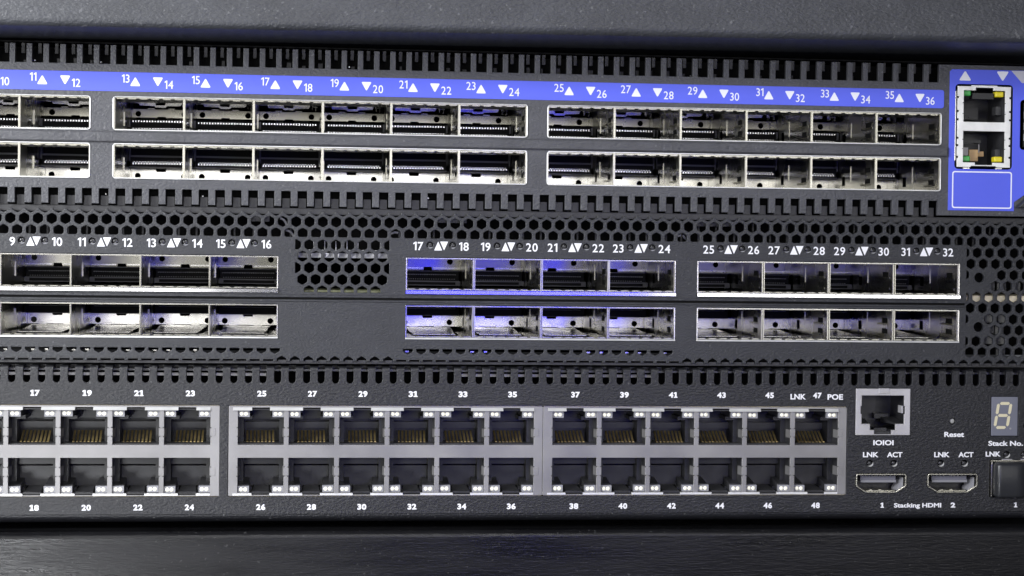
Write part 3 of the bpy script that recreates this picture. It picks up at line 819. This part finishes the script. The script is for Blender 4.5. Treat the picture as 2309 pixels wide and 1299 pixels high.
# ---- ethernet sockets
def led_mesh():
    b = MB().use(0).box(0, 3.1, 0.7, 2.2, 0, 1.85)
    b.use(1).box(0.12, 2.98, 0.62, 0.7, 0.32, 1.5) if False else None
    for x in (0.92, 2.15): b.use(1).disc(x, 0.9, 0.6, 0.72, 1.0, 14, dome=0.25)
    return b.mesh('status_light')
LEDME = led_mesh()
def eth_port(upper):
    """origin at the centre of the opening front; 12.6 wide, 9.6 high"""
    m = MB(); W = 6.32; H = 4.85; D = 14
    m.use(1).box(-W-.3, -W, 0.5, D, -H, H); m.box(W, W+.3, 0.5, D, -H, H)
    m.use(0).box(-W, W, D, D+.4, -H, H)
    m.use(0).box(-W, W, 0.5, D, H, H+.3); m.box(-W, W, 0.5, D, -H-.3, -H)
    s = 1 if upper else -1
    # spring tabs on the pillars fold back into the socket
    za, zb = ((-0.55, -2.85) if upper else (2.3, -0.2))
    for sx in (1, -1):
        xa = W+.02 if sx > 0 else -W-.02
        m.use(2).hexa([(xa-sx*.05, 0.4, zb), (xa, 0.4, zb), (xa, 3.6, zb), (xa-sx*0.45, 3.6, zb), (xa-sx*.05, 0.4, za), (xa, 0.4, za), (xa, 3.6, za), (xa-sx*0.45, 3.6, za)])
    # LED light-pipe housings run back from the corners, latch channel between
    zc = (H-2.0, H-0.05) if upper else (-H+0.05, -H+2.0)
    for sx in (1, -1):
        x0, x1 = sorted((sx*3.15, sx*W))
        m.use(1).box(x0, x1, 2.3, D, zc[0], zc[1])
        m.use(0).box(sorted((sx*2.5, sx*5.2))[0], sorted((sx*2.5, sx*5.2))[1], 5, D, min(zc[0]-s*1.0, zc[0]), max(zc[0]-s*1.0, zc[0]))
    m.use(0).box(-W, -W+1.4, 6, D, -H, H); m.box(W-1.4, W, 6, D, -H, H)
    if upper:
        m.use(1).box(-4.9, 4.9, 11.8, D, -1.2, 0.6)         # comb housing over the contacts
        m.use(1).box(-W, W, 1.2, 5.8, -H, -H+0.35)
    else:
        m.use(1).box(-4.8, 4.8, 10.5, D, -4.0, 1.6); m.use(0).box(-W, W, 8.5, D, 2.3, H)
        m.use(1).hexa([(-2.4,1,-H),(2.4,1,-H),(2.0,9,-H),(-2.0,9,-H),(-2.4,1,-H+.25),(2.4,1,-H+.25),(2.0,9,-H+1.1),(-2.0,9,-H+1.1)])
        for sx in (1, -1):
            a_, b_ = sorted((sx*3.3, sx*W))
            m.use(1).hexa([(a_,2.3,-H+1.9),(b_,2.3,-H+1.9),(b_,10,-H+1.9),(a_,10,-H+1.9),(a_,2.3,-H+2.1),(b_,2.3,-H+2.1),(b_,10,-H+3.2),(a_,10,-H+3.2)])
    pm = MB()
    if upper:
        for i in range(8):
            x = -3.6+i*1.03; wd = 0.26
            # each contact rises from the socket floor towards the back
            pm.hexa([(x-wd,6.2,-4.45),(x+wd,6.2,-4.45),(x+wd,6.6,-4.6),(x-wd,6.6,-4.6),(x-wd,10.6,-1.75),(x+wd,10.6,-1.75),(x+wd,11,-1.95),(x-wd,11,-1.95)])
            pm.box(x-wd, x+wd, 5.2, 6.4, -4.62, -4.38)
    return m, pm, zc
protos = {}
for row, zc0, upper in (('upper', -47.3, True), ('lower', -60.62, False)):
    for bi, (a, b) in enumerate(blocks):
        n = 6
        for k in range(n):
            cx = b-1.85-6.98-13.97*(n-1-k)
            if cx < XL+10: continue
            num = (13, 25, 37)[bi]+2*k+(0 if upper else 1)
            if num < 15: continue
            loc = (cx, 0, zc0)
            if row not in protos:
                m, pm, zc = eth_port(upper)
                o = link('ethernet_port', m, [plastic, plasticg, shell], B, loc)
                if upper: link('contact_row', pm, gold, o, loc)
                for x0 in (-6.25, 3.15):
                    link('status_light', LEDME, [ledh, ledm], o, (cx+x0, 0, zc0+(zc[0] if upper else zc[0])))
                protos[row] = o
            else:
                o = copy_tree(protos[row], B, loc)
                for c0 in o.children:
                    if c0.name.startswith('contact'):
                        c0.location.x += random.uniform(-0.25, 0.25)*MM; c0.rotation_euler.z = math.radians(random.uniform(-2, 2)); c0.rotation_euler.y = math.radians(random.uniform(-1, 1))
                    else: c0.location.x += random.uniform(-0.06, 0.06)*MM; c0.location.z += random.uniform(-0.07, 0.07)*MM; c0.rotation_euler.y = math.radians(random.uniform(-1.2, 1.2))
            o['label'] = 'ethernet socket of the %s row, number %d' % (row, num)
for bi, (a, b) in enumerate(blocks):
    hs = []
    n = 6; caps = MB()
    tabs = MB()
    for k in range(n):
        cx = b-1.85-6.98-13.97*(n-1-k)
        if cx-6.4 < a+0.3: continue
        hs.append(jack_open(cx-6.3, cx+6.3, -52.12, -42.55, 4.9, 0.75, True, (-49.85, -47.4)))
        hs.append(jack_open(cx-6.3, cx+6.3, -65.45, -55.75, 4.9, 0.55, False, (-60.85, -58.3)))
        for s0, s1 in ((cx-6.3-1.37, cx-2.45), (cx+2.45, cx+6.3)):
            # rounded upper lip of the shell between the latch notches
            caps.hexa([(s0, -0.55, -42.55), (s1, -0.55, -42.55), (s1, 0.4, -42.5), (s0, 0.4, -42.5), (s0, 0.25, -41.35), (s1, 0.25, -41.35), (s1, 0.9, -41.35), (s0, 0.9, -41.35)])
            caps.box(s0, s1, -0.14, 0.3, -66.15, -65.6)
        for x in (cx+6.3,):
            tabs.box(x-0.05, x+1.37+0.05, -0.07, 0.3, -49.7, -47.55); tabs.box(x-0.05, x+1.42, -0.07, 0.3, -60.7, -58.45)
    blk = link('socket_block', plate('socket_block', rrect(a, b, -66.3, -41.3, 0.25), hs, 0.6, 0.09, 0), shell, B,
               label='grey metal shell around the %s group of ethernet sockets' % ('left', 'middle', 'right')[bi])
    link('shell_lip', caps, bright, blk); link('spring_tab', tabs, shell, blk, bevel=0.08)  # lip paler than the shell: light from above put into its colour
mb = MB().box(64.93, 65.02, 0.2, 0.6, -66.3, -41.3); link('block_seam', mb, dark, B)
mb = MB()
for a, b in blocks: mb.box(a+.3, b-.2, 0.5, 3, -66.5, -66.3); mb.box(a+.3, b-.2, 0.7, 3, -41.3, -41.0)
link('shell_edge', mb, mat('brass_edge', (0.5, 0.44, 0.3), 0.3, 1), B)
kw = dict(wide=1.22, bold=0.42)
for bi, (a, b) in enumerate(blocks):
    for k in range(6):
        cx = b-1.85-6.98-13.97*(5-k); num = (13, 25, 37)[bi]+2*k
        if cx < -90: continue
        dx = {0: 0.75, 1: 0.15, 2: 0.1}[bi]
        put_text(str(num), B, cx+dx, -38.7, 1.62, ink, align='c', width=2.5, bold=0.42)
        put_text(str(num+1), B, cx+dx+(-0.1 if bi == 2 else 0), -70.2, 1.62, ink, align='c', width=2.5, bold=0.42)
def word(s, x0, x1, z, h, parent=B, bold=0.3, shear=0.0): return put_text(s, parent, x0, z, h, ink, name='printed_word', width=x1-x0, bold=bold, shear=shear)
word('LNK', 136.1, 140.6, -39.05, 1.6); word('POE', 146.95, 151.5, -39.1, 1.6)
word('IOIOI', 160.6, 166.6, -52.15, 1.5); word('Reset', 181.6, 187.5, -49.75, 1.5)
for a, b, s in ((157.6, 162.2, 'LNK'), (164.7, 169.25, 'ACT'), (178.7, 183.3, 'LNK'), (185.9, 190.4, 'ACT')): word(s, a, b, -55.6, 1.5)
word('Stack No.', 194.8, 205.2, -52.3, 1.45); word('LNK', 194.05, 198.5, -55.4, 1.45)
word('Stacking HDMI', 167.0, 181.0, -70.1, 1.3)
for s, x in (('1', 163.0), ('2', 183.8), ('1', 202.75)): put_text(s, B, x, -70.15, 1.45, ink, name='port_number', width=(1.0 if s == '1' else 1.4), bold=0.42)
# indicator lights
lb = MB().use(0).disc(0, 0, 0.72, 0.7, 1.1, 18, dome=0.3).use(1).crescent(0, 0, 0.98, -150, 20, 0.42, 0.1, 0.4)  # grey crescent painted in as the lit lower rim of each recess
lm = None
for x, z in bl_+[(206.2, -46.6)]:
    if lm is None: lm = link('indicator_light', lb, [lensg, greybtn], B, (x, 0, z)).data
    else: link('indicator_light', lm, [], B, (x, 0, z))
link('reset_button', MB().use(0).disc(184.05, -45.2, 0.72, 0.5, 1.2, 18, dome=0.25), greybtn, B)
# console socket
P_ = [(157.0, -46.0), (159.5, -46.0), (159.5, -47.75), (160.75, -47.75), (160.75, -48.95), (165.8, -48.95), (165.8, -47.75), (167.0, -47.75), (167.0, -46.0), (169.55, -46.0),
      (169.55, -43.2), (169.85, -43.1), (169.85, -40.9), (169.55, -40.8), (169.55, -37.85), (157.0, -37.85), (157.0, -40.8), (156.7, -40.9), (156.7, -43.1), (157.0, -43.2)]
cs = link('console_port', plate('console_port', rrect(155.25, 171.3, -49.25, -35.85, 0.2), [P_], 0.8, 0.12, -0.3), shellw, B, label='single square console socket above the mark IOIOI')
m = MB().use(0).box(156.3, 156.9, 0.5, 13, -49, -37.5); m.box(169.7, 170.2, 0.5, 13, -49, -37.5); m.box(156.5, 170, 13, 13.4, -49.2, -37.3)
m.box(156.9, 169.7, 0.5, 13, -37.8, -37.4); m.use(0).box(156.9, 169.7, 3, 13, -49.4, -47.9)
m.use(1).hexa([(157.1,0.6,-46.2),(159.4,0.6,-46.2),(160.6,9,-46.2),(157.1,9,-46.2),(157.1,0.6,-45.9),(159.4,0.6,-45.9),(160.6,9,-45.2),(157.1,9,-45.2)])
m.hexa([(167.1,0.6,-46.2),(169.5,0.6,-46.2),(169.5,9,-46.2),(165.4,9,-46.2),(167.1,0.6,-45.9),(169.5,0.6,-45.9),(169.5,9,-44.7),(165.4,9,-44.7)])
m.use(2).box(169.2, 169.6, 1.2, 4.5, -43.0, -40.9)
m.use(1).box(160.9, 165.7, 0.8, 2.6, -48.9, -48.3); m.box(161.5, 165.2, 2.6, 5, -48.3, -47.4); m.box(163.6, 167.8, 9, 11, -45.2, -43.8)
m.use(1).box(157, 164.8, 12, 13, -46.0, -38.5)
link('socket_interior', m, [plastic, plasticg, shellw], cs)
link('shield_tab', MB().box(161.9, 165.0, -0.42, 0, -37.3, -35.75), shellw, cs, bevel=0.1)
# two stacking ports
for x0, lab in ((155.55, 'stacking socket marked 1'), (176.7, 'stacking socket marked 2')):
    O = hdmi_poly(x0); I = hdmi_poly(x0+0.0, -0.42)
    st = link('stacking_port', plate('stacking_port', O, [I], 5.0, 0.08, -0.35), gilt, B, label=lab)
    m = MB().use(0).box(x0+0.4, x0+14.5, 6, 6.4, -65.6, -60.4)
    m.use(0).box(x0+2.3, x0+12.4, 2.2, 6, -62.8, -61.1); m.use(3).box(x0+1.8, x0+12.2, 0.9, 1.4, -62.95, -62.3); m.use(1).box(x0+1.8, x0+12.2, 1.4, 1.8, -62.3, -61.2)
    m.use(3).hexa([(x0+12.3,0.5,-65.2),(x0+14.2,0.5,-64.2),(x0+14.0,4.5,-64.2),(x0+12.0,4.5,-65.2),(x0+12.3,0.5,-64.6),(x0+14.2,0.5,-61.5),(x0+14.0,4.5,-61.5),(x0+12.0,4.5,-64.6)])
    m.use(2).box(x0+3.4, x0+11.6, 0.3, 4.5, -65.4, -65.15)
    for i in range(9): m.use(1).box(x0+2.0+i*1.05, x0+2.45+i*1.05, 1.0, 2.2, -61.35, -61.05)
    m.use(0).box(x0+0.6, x0+14.2, 1.4, 6, -61.0, -60.6)
    link('socket_interior', m, [plastic, conng, gilt, tonguem], st)
    link('contact_spring', MB().box(x0+4.2, x0+5.0, 0.6, 3, -65.35, -64.9).box(x0+7.0, x0+7.8, 0.6, 3, -65.35, -64.9), gilt, st)
# display
ds = link('segment_display', MB().box(195.6, 203.5, -0.05, 4, -49.4, -38.1), segbg, B, bevel=0.15, label='small display window with an unlit digit eight')
def seg_poly(pts, sh=0.155): return [(x+(z+43.5)*sh, z) for x, z in pts]
cx0 = 199.0; hw = 1.85; zt, zm, zb = -39.6, -43.5, -47.4; t = 0.42
segs = []
for zc_ in (zt-t, zm, zb+t): segs.append([(cx0-hw+.35, zc_), (cx0-hw+.75, zc_-t), (cx0+hw-.75, zc_-t), (cx0+hw-.35, zc_), (cx0+hw-.75, zc_+t), (cx0-hw+.75, zc_+t)])
for sx in (-1, 1):
    for za, zb_ in ((zm, zt-t), (zb+t, zm)):
        xx = cx0+sx*hw
        segs.append([(xx, za+.3), (xx+t, za+.7), (xx+t, zb_-.4), (xx, zb_-.05), (xx-t, zb_-.4), (xx-t, za+.7)])
for p in segs: link('digit_segment', MB().prism(seg_poly(p), -0.12, -0.03), seg, ds)
link('digit_dot', MB().disc(cx0+2.1+0.2, -47.3, 0.3, -0.1, -0.03), ledh, ds)
# module cage behind the plug
mb = MB().box(195.5, 195.9, -0.6, 8, -67.0, -56.6).box(195.5, 214, -0.5, 8, -56.75, -56.45).box(196, 214, 3, 9, -67, -56.7)
link('module_cage', mb, [gilt], B)
mb = MB().box(198.9, 201.9, -0.35, 0.0, -56.35, -56.1).box(204.5, 207.5, -0.35, 0.0, -56.35, -56.1); link('shield_tab', mb, shellw, B)
# dust plug: a thing of its own, pushed into the port at the right edge
pl = empty('dust_plug', (202, -4, -67), 'black rounded plug pushed into the module opening at the right edge, above the printed 1', 'dust plug')
mb = MB(); n = 14
for i in range(n):
    x0, x1 = 196.2+i*1.1, 196.2+(i+1)*1.1
    def yy(x): return -4.2+1.6*math.exp(-((x-206.0)/1.6)**2)
    mb.add([(x0, yy(x0), -67.0), (x1, yy(x1), -67.0), (x1, yy(x1), -56.9), (x0, yy(x0), -56.9), (x0, 0.8, -67.0), (x1, 0.8, -67.0), (x1, 0.8, -56.9), (x0, 0.8, -56.9)],
           [(0, 1, 2, 3), (3, 2, 6, 7), (4, 5, 1, 0)]+([(0, 3, 7, 4)] if i == 0 else [])+([(1, 5, 6, 2)] if i == n-1 else []), False)
me = mb.mesh('plug_body')
import bmesh
bm = bmesh.new(); bm.from_mesh(me); bmesh.ops.remove_doubles(bm, verts=bm.verts, dist=1e-6); bm.to_mesh(me); bm.free()
for p in me.polygons: p.use_smooth = True
link('plug_body', me, rubber, pl, bevel=0.9)
